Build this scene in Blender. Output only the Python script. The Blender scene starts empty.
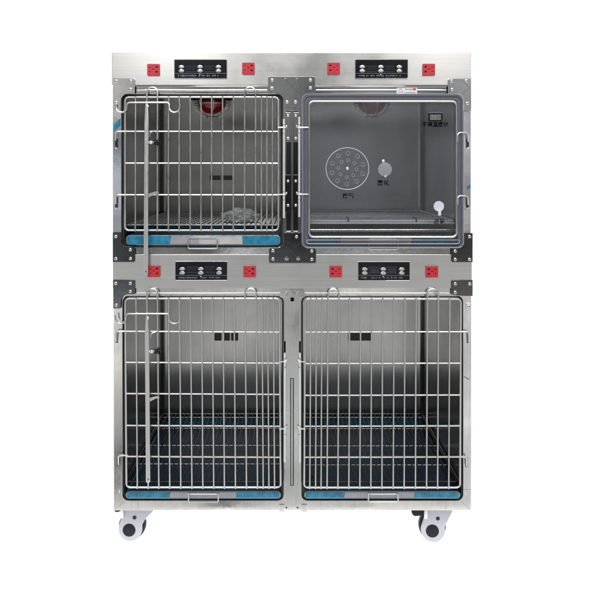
import bpy, bmesh, math, random
from mathutils import Vector, Matrix, noise
random.seed(7)
SC = bpy.context.scene
COL = SC.collection
R = math.radians

# ------------------------------------------------------------------ measures
S = 3.417e-3            # metres per measured unit on the front face of the cage
CAMZ, DIST = 1.296, 2.24
def X(u): return (u - 292) * S
def Z(v): return CAMZ - (v - 172) * S
DEP = 0.70

# ------------------------------------------------------------------ materials
def new_mat(name):
    m = bpy.data.materials.new(name); m.use_nodes = True
    nt = m.node_tree
    return m, nt, nt.nodes['Principled BSDF']

def steel(name, base=.62, rough=.25, streak=0.0, axis='X', aniso=0.0, tint=(1, 1, 1), bump=.0, smudge=.06, big=3.0, fine=1.0):
    m, nt, p = new_mat(name)
    N, L = nt.nodes, nt.links
    p.inputs['Metallic'].default_value = 1
    tc = N.new('ShaderNodeTexCoord')
    geo = N.new('ShaderNodeNewGeometry')
    mp = N.new('ShaderNodeMapping')
    sc = {'X': (3, 420, 420), 'Z': (420, 420, 3)}[axis]
    mp.inputs['Scale'].default_value = sc
    L.new(geo.outputs['Position'], mp.inputs['Vector'])
    n1 = N.new('ShaderNodeTexNoise'); n1.inputs['Scale'].default_value = 1; n1.inputs['Detail'].default_value = 4
    L.new(mp.outputs['Vector'], n1.inputs['Vector'])
    n2 = N.new('ShaderNodeTexNoise'); n2.inputs['Scale'].default_value = big; n2.inputs['Detail'].default_value = 6
    n2.inputs['Roughness'].default_value = .65
    L.new(geo.outputs['Position'], n2.inputs['Vector'])
    # colour
    mx = N.new('ShaderNodeMapRange')
    mx.inputs['To Min'].default_value = base * (1 - streak); mx.inputs['To Max'].default_value = base * (1 + streak)
    mx.inputs['From Min'].default_value = .3; mx.inputs['From Max'].default_value = .7
    L.new(n1.outputs['Fac'], mx.inputs['Value'])
    cc = N.new('ShaderNodeVectorMath'); cc.operation = 'SCALE'
    cc.inputs[0].default_value = tint
    L.new(mx.outputs['Result'], cc.inputs['Scale'])
    L.new(cc.outputs['Vector'], p.inputs['Base Color'])
    # roughness
    r1 = N.new('ShaderNodeMapRange')
    r1.inputs['From Min'].default_value = .35; r1.inputs['From Max'].default_value = .7
    r1.inputs['To Min'].default_value = max(.02, rough - smudge); r1.inputs['To Max'].default_value = rough + smudge
    L.new(n2.outputs['Fac'], r1.inputs['Value'])
    L.new(r1.outputs['Result'], p.inputs['Roughness'])
    if aniso:
        p.inputs['Anisotropic'].default_value = aniso
        t = N.new('ShaderNodeTangent'); t.direction_type = 'RADIAL'; t.axis = 'Z'
        L.new(t.outputs['Tangent'], p.inputs['Tangent'])
        p.inputs['Anisotropic Rotation'].default_value = .25 if axis == 'X' else 0.0
    if bump:
        b = N.new('ShaderNodeBump'); b.inputs['Strength'].default_value = bump; b.inputs['Distance'].default_value = .0006
        add = N.new('ShaderNodeMath'); add.operation = 'MULTIPLY_ADD'
        add.inputs[1].default_value = 14.0
        L.new(n2.outputs['Fac'], add.inputs[0])
        fi = N.new('ShaderNodeMath'); fi.operation = 'MULTIPLY'; fi.inputs[1].default_value = fine
        L.new(n1.outputs['Fac'], fi.inputs[0]); L.new(fi.outputs[0], add.inputs[2])
        L.new(add.outputs['Value'], b.inputs['Height'])
        L.new(b.outputs['Normal'], p.inputs['Normal'])
    return m

def plain(name, col, rough=.5, metal=0.0, coat=0.0, var=.08, scale=60, spec=.5, rvar=.08):
    m, nt, p = new_mat(name)
    N, L = nt.nodes, nt.links
    geo = N.new('ShaderNodeNewGeometry')
    n = N.new('ShaderNodeTexNoise'); n.inputs['Scale'].default_value = scale; n.inputs['Detail'].default_value = 4
    L.new(geo.outputs['Position'], n.inputs['Vector'])
    mr = N.new('ShaderNodeMapRange'); mr.inputs['To Min'].default_value = 1 - var; mr.inputs['To Max'].default_value = 1 + var
    mr.inputs['From Min'].default_value = .3; mr.inputs['From Max'].default_value = .7
    L.new(n.outputs['Fac'], mr.inputs['Value'])
    v = N.new('ShaderNodeVectorMath'); v.operation = 'SCALE'; v.inputs[0].default_value = col
    L.new(mr.outputs['Result'], v.inputs['Scale']); L.new(v.outputs['Vector'], p.inputs['Base Color'])
    rr = N.new('ShaderNodeMapRange'); rr.inputs['To Min'].default_value = max(.02, rough - rvar); rr.inputs['To Max'].default_value = min(1, rough + rvar)
    L.new(n.outputs['Fac'], rr.inputs['Value']); L.new(rr.outputs['Result'], p.inputs['Roughness'])
    p.inputs['Metallic'].default_value = metal
    p.inputs['Coat Weight'].default_value = coat
    p.inputs['Specular IOR Level'].default_value = spec
    return m

def clear(name, tint=(.96, .97, .98), rough=.03, refl=1.0, haze=0.0, hcol=(.8, .8, .82)):
    """thin clear plastic sheet: transparent with a Fresnel reflection and an added pale haze"""
    m = bpy.data.materials.new(name); m.use_nodes = True
    nt = m.node_tree; N, L = nt.nodes, nt.links
    N.clear()
    o = N.new('ShaderNodeOutputMaterial')
    t = N.new('ShaderNodeBsdfTransparent'); t.inputs['Color'].default_value = (*tint, 1)
    g = N.new('ShaderNodeBsdfGlossy'); g.inputs['Roughness'].default_value = rough
    f = N.new('ShaderNodeFresnel'); f.inputs['IOR'].default_value = 1.49
    mul = N.new('ShaderNodeMath'); mul.operation = 'MULTIPLY'; mul.inputs[1].default_value = refl; mul.use_clamp = True
    L.new(f.outputs['Fac'], mul.inputs[0])
    mix = N.new('ShaderNodeMixShader')
    L.new(mul.outputs['Value'], mix.inputs['Fac']); L.new(t.outputs[0], mix.inputs[1]); L.new(g.outputs[0], mix.inputs[2])
    last = mix
    if haze:
        d = N.new('ShaderNodeBsdfDiffuse'); d.inputs['Color'].default_value = (*hcol, 1)
        tr = N.new('ShaderNodeBsdfTranslucent'); tr.inputs['Color'].default_value = (*hcol, 1)
        a = N.new('ShaderNodeMixShader'); a.inputs['Fac'].default_value = .5
        L.new(d.outputs[0], a.inputs[1]); L.new(tr.outputs[0], a.inputs[2])
        m2 = N.new('ShaderNodeMixShader'); m2.inputs['Fac'].default_value = haze
        L.new(mix.outputs[0], m2.inputs[1]); L.new(a.outputs[0], m2.inputs[2]); last = m2
    L.new(last.outputs[0], o.inputs['Surface'])
    return m

M = {
 'panel':   steel('brushed_panel_steel', .60, .30, streak=.07, axis='X', aniso=.45, tint=(1, .99, .97), bump=.02, smudge=.05, big=4),
 'frame_u': steel('polished_frame_steel', .62, .07, streak=.03, axis='Z', bump=.05, smudge=.05, big=5, fine=.0),
 'frame_l': steel('satin_frame_steel', .62, .15, streak=.06, axis='Z', tint=(1, .99, .965), bump=.04, big=5, smudge=.10, fine=.2),
 'liner':   steel('brushed_liner_steel', .54, .24, streak=.10, axis='Z', aniso=.5, tint=(1, 1, .98), bump=.03, smudge=.06, big=3),
 'shell':   steel('shell_steel', .6, .3, streak=.04, axis='X'),
 'plate':   steel('polished_plate_steel', .56, .12, streak=.03, axis='X', bump=.03, smudge=.05, big=10, fine=0),
 'plate_d': steel('plate_steel_darkened', .12, .09, streak=.03, axis='X', bump=.04, smudge=.05, big=10, tint=(.95, .97, 1), fine=0),  # polished steel with its dark reflections put into the base colour
 'rod':     steel('rod_steel', .68, .34, streak=.04, axis='Z', smudge=.08, big=30, tint=(1, .985, .96)),
 'rod_b':   steel('bright_rod_steel', .80, .18, streak=.02, axis='Z', smudge=.05, big=20),
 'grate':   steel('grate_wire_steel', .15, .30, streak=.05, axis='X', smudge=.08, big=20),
 'screw':   steel('screw_steel', .85, .18, streak=.02, axis='X', big=60),
 'btn':     steel('button_steel', .62, .22, streak=.02, axis='X', big=60),
 'slot':    plain('screw_slot', (.05, .05, .05), .5),
 'black':   plain('black_rubber', (.012, .013, .017), .45),
 'pblack':  plain('black_gloss_plastic', (.006, .007, .010), .16, rvar=.04, spec=.28),
 'hole':    plain('dark_hole', (.004, .004, .004), .8),
 'red':     plain('red_socket_plastic', (.46, .022, .036), .30, coat=.2, var=.04),
 'gasket':  plain('grey_door_gasket', (.10, .10, .128), .34, var=.05, scale=20),
 'grey':    plain('grey_print', (.16, .17, .19), .5),
 'disp':    plain('display_window', (.012, .014, .018), .08, rvar=.03),
 'lcd':     plain('lcd_glass', (.17, .21, .16), .3),
 'ventm':   plain('dark_vent_plastic', (.085, .085, .085), .4),
 'ink':     plain('black_ink', (.003, .003, .004), .9, spec=0.0),
 'white':   plain('white_plastic', (.60, .61, .65), .30, var=.02),
 'casing':  plain('lavender_caster_plastic', (.55, .56, .63), .30, var=.02),
 'tyre':    plain('dark_rubber_tyre', (.014, .015, .017), .5, spec=.25),
 'blue':    plain('blue_protective_film', (.013, .18, .30), .28, var=.42, scale=38, coat=.4),
 'tape':    plain('silver_paper', (.30, .29, .31), .42, var=.10, scale=26),
 'tape_l':  plain('pale_paper', (.44, .43, .43), .42, var=.08, scale=26),
 'traym':   steel('tray_steel', .40, .35, tint=(.55, .8, 1), big=12),
 'rdisk':   plain('red_lamp_glass', (.24, .004, .006), .12, coat=.6, var=.3, scale=40),
 'sticker': plain('white_sticker', (.70, .70, .70), .4, var=.03),
 'stred':   plain('red_print', (.62, .05, .06), .4),
 'acrylic': clear('clear_acrylic', (.93, .94, .96), .03, .9, haze=.045),  # pale haze added to lighten the view of the cell behind
 'film':    clear('crumpled_film', (.90, .92, .94), .12, 5.0, haze=.26, hcol=(1, 1, 1)),
 'pan':     plain('dark_blue_tray_pan', (.003, .027, .055), .36, var=.2, scale=22),
 'rodw':    plain('pale_hinge_tube', (.80, .80, .82), .22, metal=.45, var=.03),
 'rackm':   plain('rack_steel_brightened', (.86, .86, .88), .30, metal=.15, var=.04),  # pale colour stands in for light on the bare steel rack
 'vent':    clear('vent_disc_plastic', (.95, .96, .97), .06, 1.6, haze=.02),
 'frost':   clear('frosted_disc', (.8, .8, .82), .2, 1.2, haze=.62, hcol=(.62, .62, .65)),
 'ring':    clear('moulded_ring', (.85, .85, .87), .15, 2.5, haze=.55, hcol=(.95, .95, .97)),
}

# ------------------------------------------------------------------ mesh helpers
class MB:
    def __init__(s): s.v, s.f, s.m, s.mats = [], [], [], []
    def mi(s, mat):
        if mat not in s.mats: s.mats.append(mat)
        return s.mats.index(mat)
    def add(s, vs, fs, mat):
        b = len(s.v); i = s.mi(mat)
        s.v += [tuple(v) for v in vs]
        for f in fs: s.f.append([b + k for k in f]); s.m.append(i)
    def box(s, x0, x1, y0, y1, z0, z1, mat):
        vs = [(x, y, z) for z in (z0, z1) for y in (y0, y1) for x in (x0, x1)]
        s.add(vs, [(0, 2, 3, 1), (4, 5, 7, 6), (0, 1, 5, 4), (2, 6, 7, 3), (0, 4, 6, 2), (1, 3, 7, 5)], mat)
    def bbox(s, x0, x1, y0, y1, z0, z1, mat, bev=.001, seg=2):
        bm = bmesh.new(); bmesh.ops.create_cube(bm, size=1)
        for v in bm.verts:
            v.co = Vector(((x0 + x1) / 2 + v.co.x * (x1 - x0), (y0 + y1) / 2 + v.co.y * (y1 - y0), (z0 + z1) / 2 + v.co.z * (z1 - z0)))
        bmesh.ops.bevel(bm, geom=list(bm.edges), offset=bev, segments=seg, affect='EDGES', profile=.5)
        s.bm(bm, mat)
    def bm(s, bm, mat):
        bm.verts.index_update()
        s.add([v.co.copy() for v in bm.verts], [[v.index for v in f.verts] for f in bm.faces], mat); bm.free()
    def tube(s, pts, r, mat, n=8, caps=True, closed=False):
        pts = [Vector(p) for p in pts]; k = len(pts)
        T = []
        for i in range(k):
            if closed: a, b = pts[(i - 1) % k], pts[(i + 1) % k]
            else: a, b = pts[max(0, i - 1)], pts[min(k - 1, i + 1)]
            T.append((b - a).normalized())
        up = Vector((0, 1, 0))
        if abs(T[0].dot(up)) > .9: up = Vector((1, 0, 0))
        nrm = (up - T[0] * up.dot(T[0])).normalized()
        vs = []
        for i in range(k):
            nrm = (nrm - T[i] * nrm.dot(T[i])).normalized()
            bn = T[i].cross(nrm)
            for j in range(n):
                a = 2 * math.pi * j / n
                vs.append(pts[i] + nrm * (r * math.cos(a)) + bn * (r * math.sin(a)))
        fs = []
        for i in range(k if closed else k - 1):
            i2 = (i + 1) % k
            for j in range(n):
                j2 = (j + 1) % n
                fs.append((i * n + j, i * n + j2, i2 * n + j2, i2 * n + j))
        if caps and not closed:
            fs.append(tuple(range(n))[::-1]); fs.append(tuple((k - 1) * n + j for j in range(n)))
        s.add(vs, fs, mat)
    def lathe(s, c, prof, mat, n=24, axis='Z'):
        """prof: list of (radius, height); closed at r==0"""
        vs, fs = [], []
        for (r, h) in prof:
            for j in range(n):
                a = 2 * math.pi * j / n
                p = (r * math.cos(a), r * math.sin(a), h)
                if axis == 'Y': p = (p[0], -h, p[1])
                if axis == 'X': p = (h, p[0], p[1])
                vs.append(Vector(c) + Vector(p))
        for i in range(len(prof) - 1):
            for j in range(n):
                j2 = (j + 1) % n
                fs.append((i * n + j, i * n + j2, (i + 1) * n + j2, (i + 1) * n + j))
        fs.append(tuple(range(n))[::-1]); fs.append(tuple((len(prof) - 1) * n + j for j in range(n)))
        s.add(vs, fs, mat)
    def plate(s, loops, y0, y1, mat, bev=0.0):
        """loops in world (x, z); first outline then holes; front face at y0, back at y1"""
        cu = bpy.data.curves.new('tmp', 'CURVE'); cu.dimensions = '2D'; cu.fill_mode = 'BOTH'
        t = abs(y1 - y0)
        cu.extrude = t / 2 - bev; cu.bevel_depth = bev; cu.bevel_resolution = 1; cu.offset = -bev
        for lp in loops:
            sp = cu.splines.new('POLY'); sp.points.add(len(lp) - 1)
            for p, (x, z) in zip(sp.points, lp): p.co = (x, z, 0, 1)
            sp.use_cyclic_u = True
        ob = bpy.data.objects.new('tmp', cu); COL.objects.link(ob)
        me = bpy.data.meshes.new_from_object(ob)
        ym = (y0 + y1) / 2
        s.add([(v.co.x, ym - v.co.z, v.co.y) for v in me.vertices], [tuple(p.vertices) for p in me.polygons], mat)
        bpy.data.objects.remove(ob); bpy.data.curves.remove(cu); bpy.data.meshes.remove(me)
    def text(s, body, cx, cz, size, y, mat, th=.0006, spacing=1.0):
        cu = bpy.data.curves.new('tmp', 'FONT'); cu.body = body; cu.size = size; cu.extrude = th / 2
        cu.align_x = 'CENTER'; cu.align_y = 'CENTER'; cu.space_character = spacing; cu.offset = size * .018
        cu.resolution_u = 2
        ob = bpy.data.objects.new('tmp', cu); COL.objects.link(ob)
        me = bpy.data.meshes.new_from_object(ob)
        s.add([(v.co.x + cx, y - v.co.z, v.co.y + cz) for v in me.vertices], [tuple(p.vertices) for p in me.polygons], mat)
        bpy.data.objects.remove(ob); bpy.data.curves.remove(cu); bpy.data.meshes.remove(me)
    def build(s, name, parent=None, smooth=False, rot=None):
        me = bpy.data.meshes.new(name)
        c = Vector((0, 0, 0))
        if s.v:
            lo = [min(v[i] for v in s.v) for i in range(3)]; hi = [max(v[i] for v in s.v) for i in range(3)]
            c = Vector([(lo[i] + hi[i]) / 2 for i in range(3)])
        me.from_pydata([tuple(Vector(v) - c) for v in s.v], [], s.f)
        for m in s.mats: me.materials.append(M[m])
        me.polygons.foreach_set('material_index', s.m)
        me.validate(); me.update()
        bm = bmesh.new(); bm.from_mesh(me); bmesh.ops.recalc_face_normals(bm, faces=bm.faces)
        bm.to_mesh(me); bm.free()
        if smooth:
            me.polygons.foreach_set('use_smooth', [True] * len(me.polygons))
            me.set_sharp_from_angle(angle=R(38))
        o = bpy.data.objects.new(name, me); COL.objects.link(o)
        if parent is not None:
            o.parent = parent
            o.location = c - wloc(parent)
        else:
            o.location = c
        return o

def wloc(o):
    p = Vector(o.location)
    while o.parent is not None:
        o = o.parent; p = p + Vector(o.location)
    return p

def thing(name, label, cat, loc, group=None):
    o = bpy.data.objects.new(name, None); COL.objects.link(o); o.location = loc; o.empty_display_size = .1
    o['label'] = label; o['category'] = cat
    if group: o['group'] = group
    return o
def tag(o, label, cat, group=None):
    o['label'] = label; o['category'] = cat
    if group: o['group'] = group
    return o

def rr(u0, v0, u1, v1, r=0, n=5):
    """rounded rectangle loop, measured units -> world (x, z)"""
    x0, x1, z0, z1 = X(u0), X(u1), Z(v1), Z(v0); r *= S
    if r <= 0: return [(x0, z0), (x1, z0), (x1, z1), (x0, z1)]
    out = []
    for cx, cz, a0 in ((x1 - r, z0 + r, -90), (x1 - r, z1 - r, 0), (x0 + r, z1 - r, 90), (x0 + r, z0 + r, 180)):
        for k in range(n + 1):
            a = R(a0 + 90 * k / n); out.append((cx + r * math.cos(a), cz + r * math.sin(a)))
    return out
def circ(u, v, r, n=20): return [(X(u) + r * S * math.cos(2 * math.pi * k / n), Z(v) + r * S * math.sin(2 * math.pi * k / n)) for k in range(n)]
def poly(pts): return [(X(u), Z(v)) for u, v in pts]
def fillet(pts, r, n=5):
    """round the inner corners of a polyline (any dimension)"""
    pts = [Vector(p) for p in pts]; out = [pts[0]]
    for i in range(1, len(pts) - 1):
        p, a, b = pts[i], pts[i - 1], pts[i + 1]
        d1, d2 = (a - p), (b - p)
        rr_ = min(r, d1.length * .5, d2.length * .5)
        s, e = p + d1.normalized() * rr_, p + d2.normalized() * rr_
        for k in range(n + 1):
            t = k / n; out.append(s * (1 - t) ** 2 + p * 2 * t * (1 - t) + e * t * t)
    out.append(pts[-1]); return out
def W(u, v, y):      # photo measurement of a point standing y in front of (or behind) the front face
    k = (DIST + y) / DIST
    return Vector((X(u) * k, y, CAMZ - (v - 172) * S * k))
def fil2(pts, r, n=4):
    P = fillet([Vector((p[0], p[1], 0)) for p in [pts[-1]] + pts + [pts[0]]], r, n)[1:-1]
    return [(p.x, p.y) for p in P]

# ------------------------------------------------------------------ the cage
cage = thing('pet_cage_bank', 'stainless steel two-storey four-cell veterinary cage cabinet on white casters', 'pet cage', (0, .35, 0))

UL, UR, LL, LR = (121.5, 94, 283, 247.5), (302, 94.5, 463, 248), (122.5, 296, 283.5, 500.5), (301.5, 296, 463, 500.5)

# outer shell
b = MB()
xl, xr, zt, zb = X(113.2), X(471), Z(53), Z(510)
b.bbox(xl, xl + .0015, .012, DEP + .012, zb, zt - .002, 'shell', .0004)
b.bbox(xr - .0015, xr, .012, DEP + .012, zb, zt - .002, 'shell', .0004)
b.bbox(xl + .002, xr - .002, .012, DEP + .012, zt - .0035, zt - .0005, 'shell', .0004)
b.bbox(xl + .002, xr - .002, DEP + .013, DEP + .0145, zb, zt - .004, 'shell', .0004)
b.bbox(xl + .002, xr - .002, .014, DEP + .012, zb + .002, zb + .004, 'shell', .0004)
b.bbox(xl, xr, DEP * .3, DEP * .3 + .002, Z(293), Z(251), 'shell', .0004)
b.build('cabinet_shell', cage)

# front frames with rounded openings, hook slots and hinge channels
b = MB()
holes = [rr(*UL, 6), rr(*UR, 6), rr(286.4, 111, 290.9, 231, .5), rr(293.3, 111, 297.9, 231, .5),
         rr(466, 138, 468.6, 148, 1.2), rr(466, 197, 468.6, 208, 1.2), rr(115.3, 138, 117.9, 148, 1.2), rr(115.3, 197, 117.9, 208, 1.2)]
b.plate([rr(112.7, 86.2, 470.9, 254)] + holes, 0, .006, 'frame_u', .0012)
# bent-in flanges around the two openings
for (u0, v0, u1, v1) in (UL, UR):
    lp = rr(u0, v0, u1, v1, 6)
    n = len(lp)
    vs = [(x, .005, z) for x, z in lp] + [(x, .028, z) for x, z in lp]
    b.add(vs, [(i, (i + 1) % n, n + (i + 1) % n, n + i) for i in range(n)], 'frame_u')
b.build('upper_frame', cage, smooth=True)

b = MB()
holes = [rr(*LL, 6), rr(*LR, 6), rr(283.9, 341, 285.6, 352.5, .3), rr(299.1, 341, 300.8, 352.5, .3),
         rr(290.6, 297.5, 294, 301.5, .2), rr(290.4, 378, 293.6, 485.5, .2),
         rr(115.4, 333, 117.8, 343, 1.1), rr(116.6, 457, 119, 466, 1.1), rr(466.9, 333, 469.2, 343, 1.1), rr(465.4, 457, 467.8, 467, 1.1)]
b.plate([rr(113.6, 287, 471.3, 510.5)] + holes, 0, .006, 'frame_l', .0012)
for (u0, v0, u1, v1) in (LL, LR):
    lp = rr(u0, v0, u1, v1, 6); n = len(lp)
    vs = [(x, .005, z) for x, z in lp] + [(x, .028, z) for x, z in lp]
    b.add(vs, [(i, (i + 1) % n, n + (i + 1) % n, n + i) for i in range(n)], 'frame_l')
b.build('lower_frame', cage, smooth=True)

# centre post folds
b = MB()
b.bbox(X(291.1), X(292.9), -.0002, .004, Z(485), Z(378.5), 'frame_l', .0005)
b.build('centre_post', cage)
for name, a in (('hinge_channel', (285, 299, .008, .012, 233, 109, 'plate_d')), ('post_backing', (285, 301, .012, .014, 490, 297, 'hole')),
                ('centre_bead', (291.2, 293.0, -.0035, .0, 232, 107, 'frame_u')),
                ('slot_backing', (115.2, 118.6, .0075, .009, 210, 136, 'plate_d')), ('slot_backing', (465.6, 469, .0075, .009, 210, 136, 'plate_d')),
                ('slot_backing', (115, 119.4, .0075, .009, 469, 331, 'plate_d')), ('slot_backing', (465, 469.4, .0075, .009, 469, 331, 'plate_d'))):
    b = MB(); b.bbox(X(a[0]), X(a[1]), a[2], a[3], Z(a[4]), Z(a[5]), a[6], .0003); b.build(name, cage)

# header panels
b = MB(); b.plate([rr(112.6, 53, 470.2, 85.6, .6)], -.010, .012, 'panel', .0014)
b.bbox(X(114), X(469), -.0085, .0, Z(87.2), Z(86.0), 'frame_u', .0004)
b.build('header_panel', cage, smooth=True)['label'] = 'brushed steel panel across the top of the cage'
b = MB(); b.plate([rr(113.2, 254.2, 471.4, 288.0, .4)], -.006, .012, 'panel', .0012)
b.build('header_panel', cage, smooth=True)['label'] = 'brushed steel panel between the two rows of cells'

# raised rolled rail just over and under the openings
b = MB()
for v, u0, u1 in ((90.3, 137, 267), (90.3, 316, 446)):
    b = MB(); b.tube([W(u0, v, .0022), W(u1, v, .0022)], 1.55 * S, 'frame_u', 12); b.build('door_rail', cage, smooth=True)
for v, u0, u1 in ((293.2, 137, 280), (293.2, 305, 449)):
    b = MB(); b.tube([W(u0, v, .0034), W(u1, v, .0034)], 1.3 * S, 'frame_u', 12); b.build('door_rail', cage, smooth=True)

# gaskets round the three barred openings
def edge_ring(box, w, name='dark_edge', lower=False):
    u0, v0, u1, v1 = box
    b = MB()
    b.plate([rr(u0 + .1, v0 + .1, u1 - .1, v1 - .1, 5.8), rr(u0 + w, v0 + w * .8, u1 - w, v1 - w * .6, 5.5)], .006, .020, 'black', .001)
    return b.build(name, cage, smooth=True)
edge_ring(UL, 2.6); edge_ring(LL, 1.5); edge_ring(LR, 1.5)

# cell liners (walls with rounded back corners, ceiling and floor)
def liner(u0, u1, v0, v1, label):
    b = MB()
    x0, x1, z0, z1 = X(u0), X(u1), Z(v1), Z(v0)
    r = .022
    path = [(x0, .029)]
    for k in range(7):
        a = R(180 - 90 * k / 6); path.append((x0 + r + r * math.cos(a), DEP - r + r * math.sin(a)))
    for k in range(7):
        a = R(90 - 90 * k / 6); path.append((x1 - r + r * math.cos(a), DEP - r + r * math.sin(a)))
    path.append((x1, .029))
    n = len(path)
    vs = [(x, y, z0) for x, y in path] + [(x, y, z1) for x, y in path]
    b.add(vs, [(i, i + 1, n + i + 1, n + i) for i in range(n - 1)], 'liner')
    b.add([(x0, .029, z0), (x1, .029, z0), (x1, DEP, z0), (x0, DEP, z0)], [(0, 1, 2, 3)], 'liner')
    b.add([(x0, .029, z1), (x1, .029, z1), (x1, DEP, z1), (x0, DEP, z1)], [(0, 1, 2, 3)], 'liner')
    o = b.build('cell_liner', cage, smooth=True); o['label'] = label
    return o
liner(121, 283.6, 92.5, 249.5, 'dark brushed steel inside of the upper left cell')
liner(301.6, 463.6, 92.5, 249.5, 'dark brushed steel inside of the upper right cell')
liner(121.8, 284, 294.5, 502, 'brushed steel inside of the lower left cell')
liner(301, 463.6, 294.5, 502, 'brushed steel inside of the lower right cell')

# small black air slots on the back walls
def back(u, v, y=DEP - .004):   # seen position -> point on the back wall
    k = (DIST + y) / DIST
    return X(u) * k, CAMZ - (v - 172) * S * k
def wall_vent(u0, v0, u1, v1, cuts, col='ventm'):
    b = MB()
    x0, z1 = back(u0, v0); x1, z0 = back(u1, v1)
    w = (x1 - x0 - .006 * (cuts - 1)) / cuts
    for k in range(cuts):
        a = x0 + k * (w + .006)
        b.bbox(a, a + w, DEP - .008, DEP - .0005, z0, z1, col, .001)
        for q in range(3):
            z = z0 + (z1 - z0) * (q + 1) / 4
            b.bbox(a + .003, a + w - .003, DEP - .0095, DEP - .0078, z - .0012, z + .0012, 'grey', .0004)
    b.build('wall_vent', cage)
wall_vent(214.5, 333.5, 238, 340.5, 3); wall_vent(348.5, 333.5, 372, 340.5, 2); wall_vent(210, 175.5, 232, 180, 2)

# ------------------------------------------------------------------ plates and screws
def screw(u, v, y, parent, r=1.75, dull=False):
    b = MB(); R_ = r * S
    if dull:
        b.lathe((X(u), y, Z(v)), [(R_, 0), (R_ * .95, .0008), (0.0001, .0010)], 'plate', 16, 'Y')
    else:
        b.lathe((X(u), y, Z(v)), [(R_, 0), (R_ * .96, .0012), (R_ * .75, .0024), (R_ * .4, .0031), (.0001, .0033)], 'screw', 16, 'Y')
        a = random.uniform(-.5, .5); dx, dz = math.cos(a), math.sin(a)
        c = Vector((X(u), y - .0034, Z(v)))
        for (p, q) in ((Vector((dx, 0, dz)), Vector((-dz, 0, dx))), (Vector((-dz, 0, dx)), Vector((dx, 0, dz)))):
            l, w = R_ * .5, R_ * .13
            vs = [c + p * l + q * w, c + p * l - q * w, c - p * l - q * w, c - p * l + q * w]
            b.add(vs + [v_ + Vector((0, .0012, 0)) for v_ in vs], [(0, 1, 2, 3), (0, 4, 5, 1), (1, 5, 6, 2), (2, 6, 7, 3), (3, 7, 4, 0)], 'slot')
    return b.build('screw', parent, smooth=True)

def cplate(loops, y0, y1, mat, screws, label, lines=(), name='corner_plate', dull=()):
    b = MB(); b.plate(loops, y0, y1, mat, .0007)
    for (a, c) in lines:
        b.tube([W(a[0], a[1], y0 + .0002), W(c[0], c[1], y0 + .0002)], .0007, 'slot', 5)
    o = b.build(name, cage, smooth=True); o['label'] = label
    for (u, v) in screws: screw(u, v, y0, o)
    for (u, v) in dull: screw(u, v, y0, o, 2.1, True)
    return o
def arc(cx, cy, r, a0, a1, n=6): return [(cx + r * math.cos(R(a0 + (a1 - a0) * k / n)), cy + r * math.sin(R(a0 + (a1 - a0) * k / n))) for k in range(n + 1)]

# (angles here run clockwise on the page because v grows downward)
tl = [(114.2, 78.6)] + arc(134.2, 80.4, 1.6, -90, 0) + [(135.8, 93.8)] + arc(129, 101, 7, -90, -180) + [(121.6, 110.5), (114.2, 110.5)]
cplate([poly(tl)], -.0135, -.0105, 'plate', [(117.2, 81.7), (131.6, 81.6), (131.4, 89.8), (117, 103.2)], 'polished L-shaped plate at the top left corner')
tr = [(470.2, 79)] + [(u, v) for u, v in arc(448.6, 80.8, 1.6, -90, -180)] + [(447, 94)] + arc(455, 101, 6.5, -90, 0) + [(462, 111), (470.2, 111)]
cplate([poly(tr)], -.0135, -.0105, 'plate', [(451, 81.6), (465.5, 81.4), (451.3, 90), (466.5, 103.8)], 'polished L-shaped plate at the top right corner', [((461, 79.5), (469.5, 87.5)), ((469.5, 87.5), (461.5, 95))])
for i, u in enumerate((112.9, 470.9)):   # pack the plate legs back to the frame
    pass
tm = arc(269.8, 78.6, 1.6, -180, -90) + arc(313.4, 78.6, 1.6, -90, 0) + [(315, 93.6)] + arc(308, 100.6, 6.8, -90, -180) + [(301.0, 107.8), (283.4, 107.8)] + arc(277, 100.2, 6.6, 0, -90) + [(268.2, 93.4)]
cplate([poly(tm)], -.0135, -.0105, 'plate', [(272.2, 80.6), (272, 88.6), (310.3, 80.6), (310.3, 88.4), (287, 102.4), (295.5, 102.4)],
       'polished T-shaped plate at the top centre', [((281.3, 77.5), (301.5, 95)), ((301, 77.5), (282, 94.5))], 'joining_plate', [(285.5, 80.9), (297.3, 80.9)])
ml = [(113.4, 232.3), (121.4, 232.3)] + arc(128.4, 239.6, 6.6, 180, 90) + [(135.6, 246.8)] + arc(134, 260, 1.6, 0, 90) + [(113.4, 261.6)]
cplate([poly(ml)], -.0095, -.0065, 'plate_d', [(116.6, 236.2), (131, 249.4), (116.6, 258.3), (131.2, 258.2)], 'polished L-shaped plate, dark reflection in its colour, left of the middle panel, upper one')
mr = [(472, 232.8), (463.6, 232.8)] + arc(456.4, 240.6, 6.8, 0, 90) + [(450.6, 248.6)] + arc(452.2, 260.2, 1.6, 180, 90) + [(472, 261.8)]
cplate([poly(mr)], -.0095, -.0065, 'plate_d', [(468.8, 236.3), (454.5, 250.6), (454.6, 259), (468.8, 259)], 'polished L-shaped plate, dark reflection in its colour, right of the middle panel, upper one')
mm = [(283.6, 234.4)] + arc(285, 233.8, 1.4, -180, -90) + arc(300, 233.8, 1.4, -90, 0) + [(301.4, 240)] + arc(309.5, 241.5, 7.5, 180, 90) + arc(314.4, 250.4, 1.6, -90, 0) + arc(314.4, 261, 1.6, 0, 90) + arc(270.6, 261, 1.6, 90, 180) + [(269, 248.6)] + arc(276.4, 240.4, 7.4, 90, 0)
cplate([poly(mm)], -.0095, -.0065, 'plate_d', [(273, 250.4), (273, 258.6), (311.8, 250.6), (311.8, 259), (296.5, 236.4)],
       'polished joining plate, dark reflection in its colour, at the centre of the cage', [((283.5, 245), (297.5, 258)), ((297.5, 245), (285.5, 256.5))], 'joining_plate', [(286.8, 258.2), (298.2, 258.2)])
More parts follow.
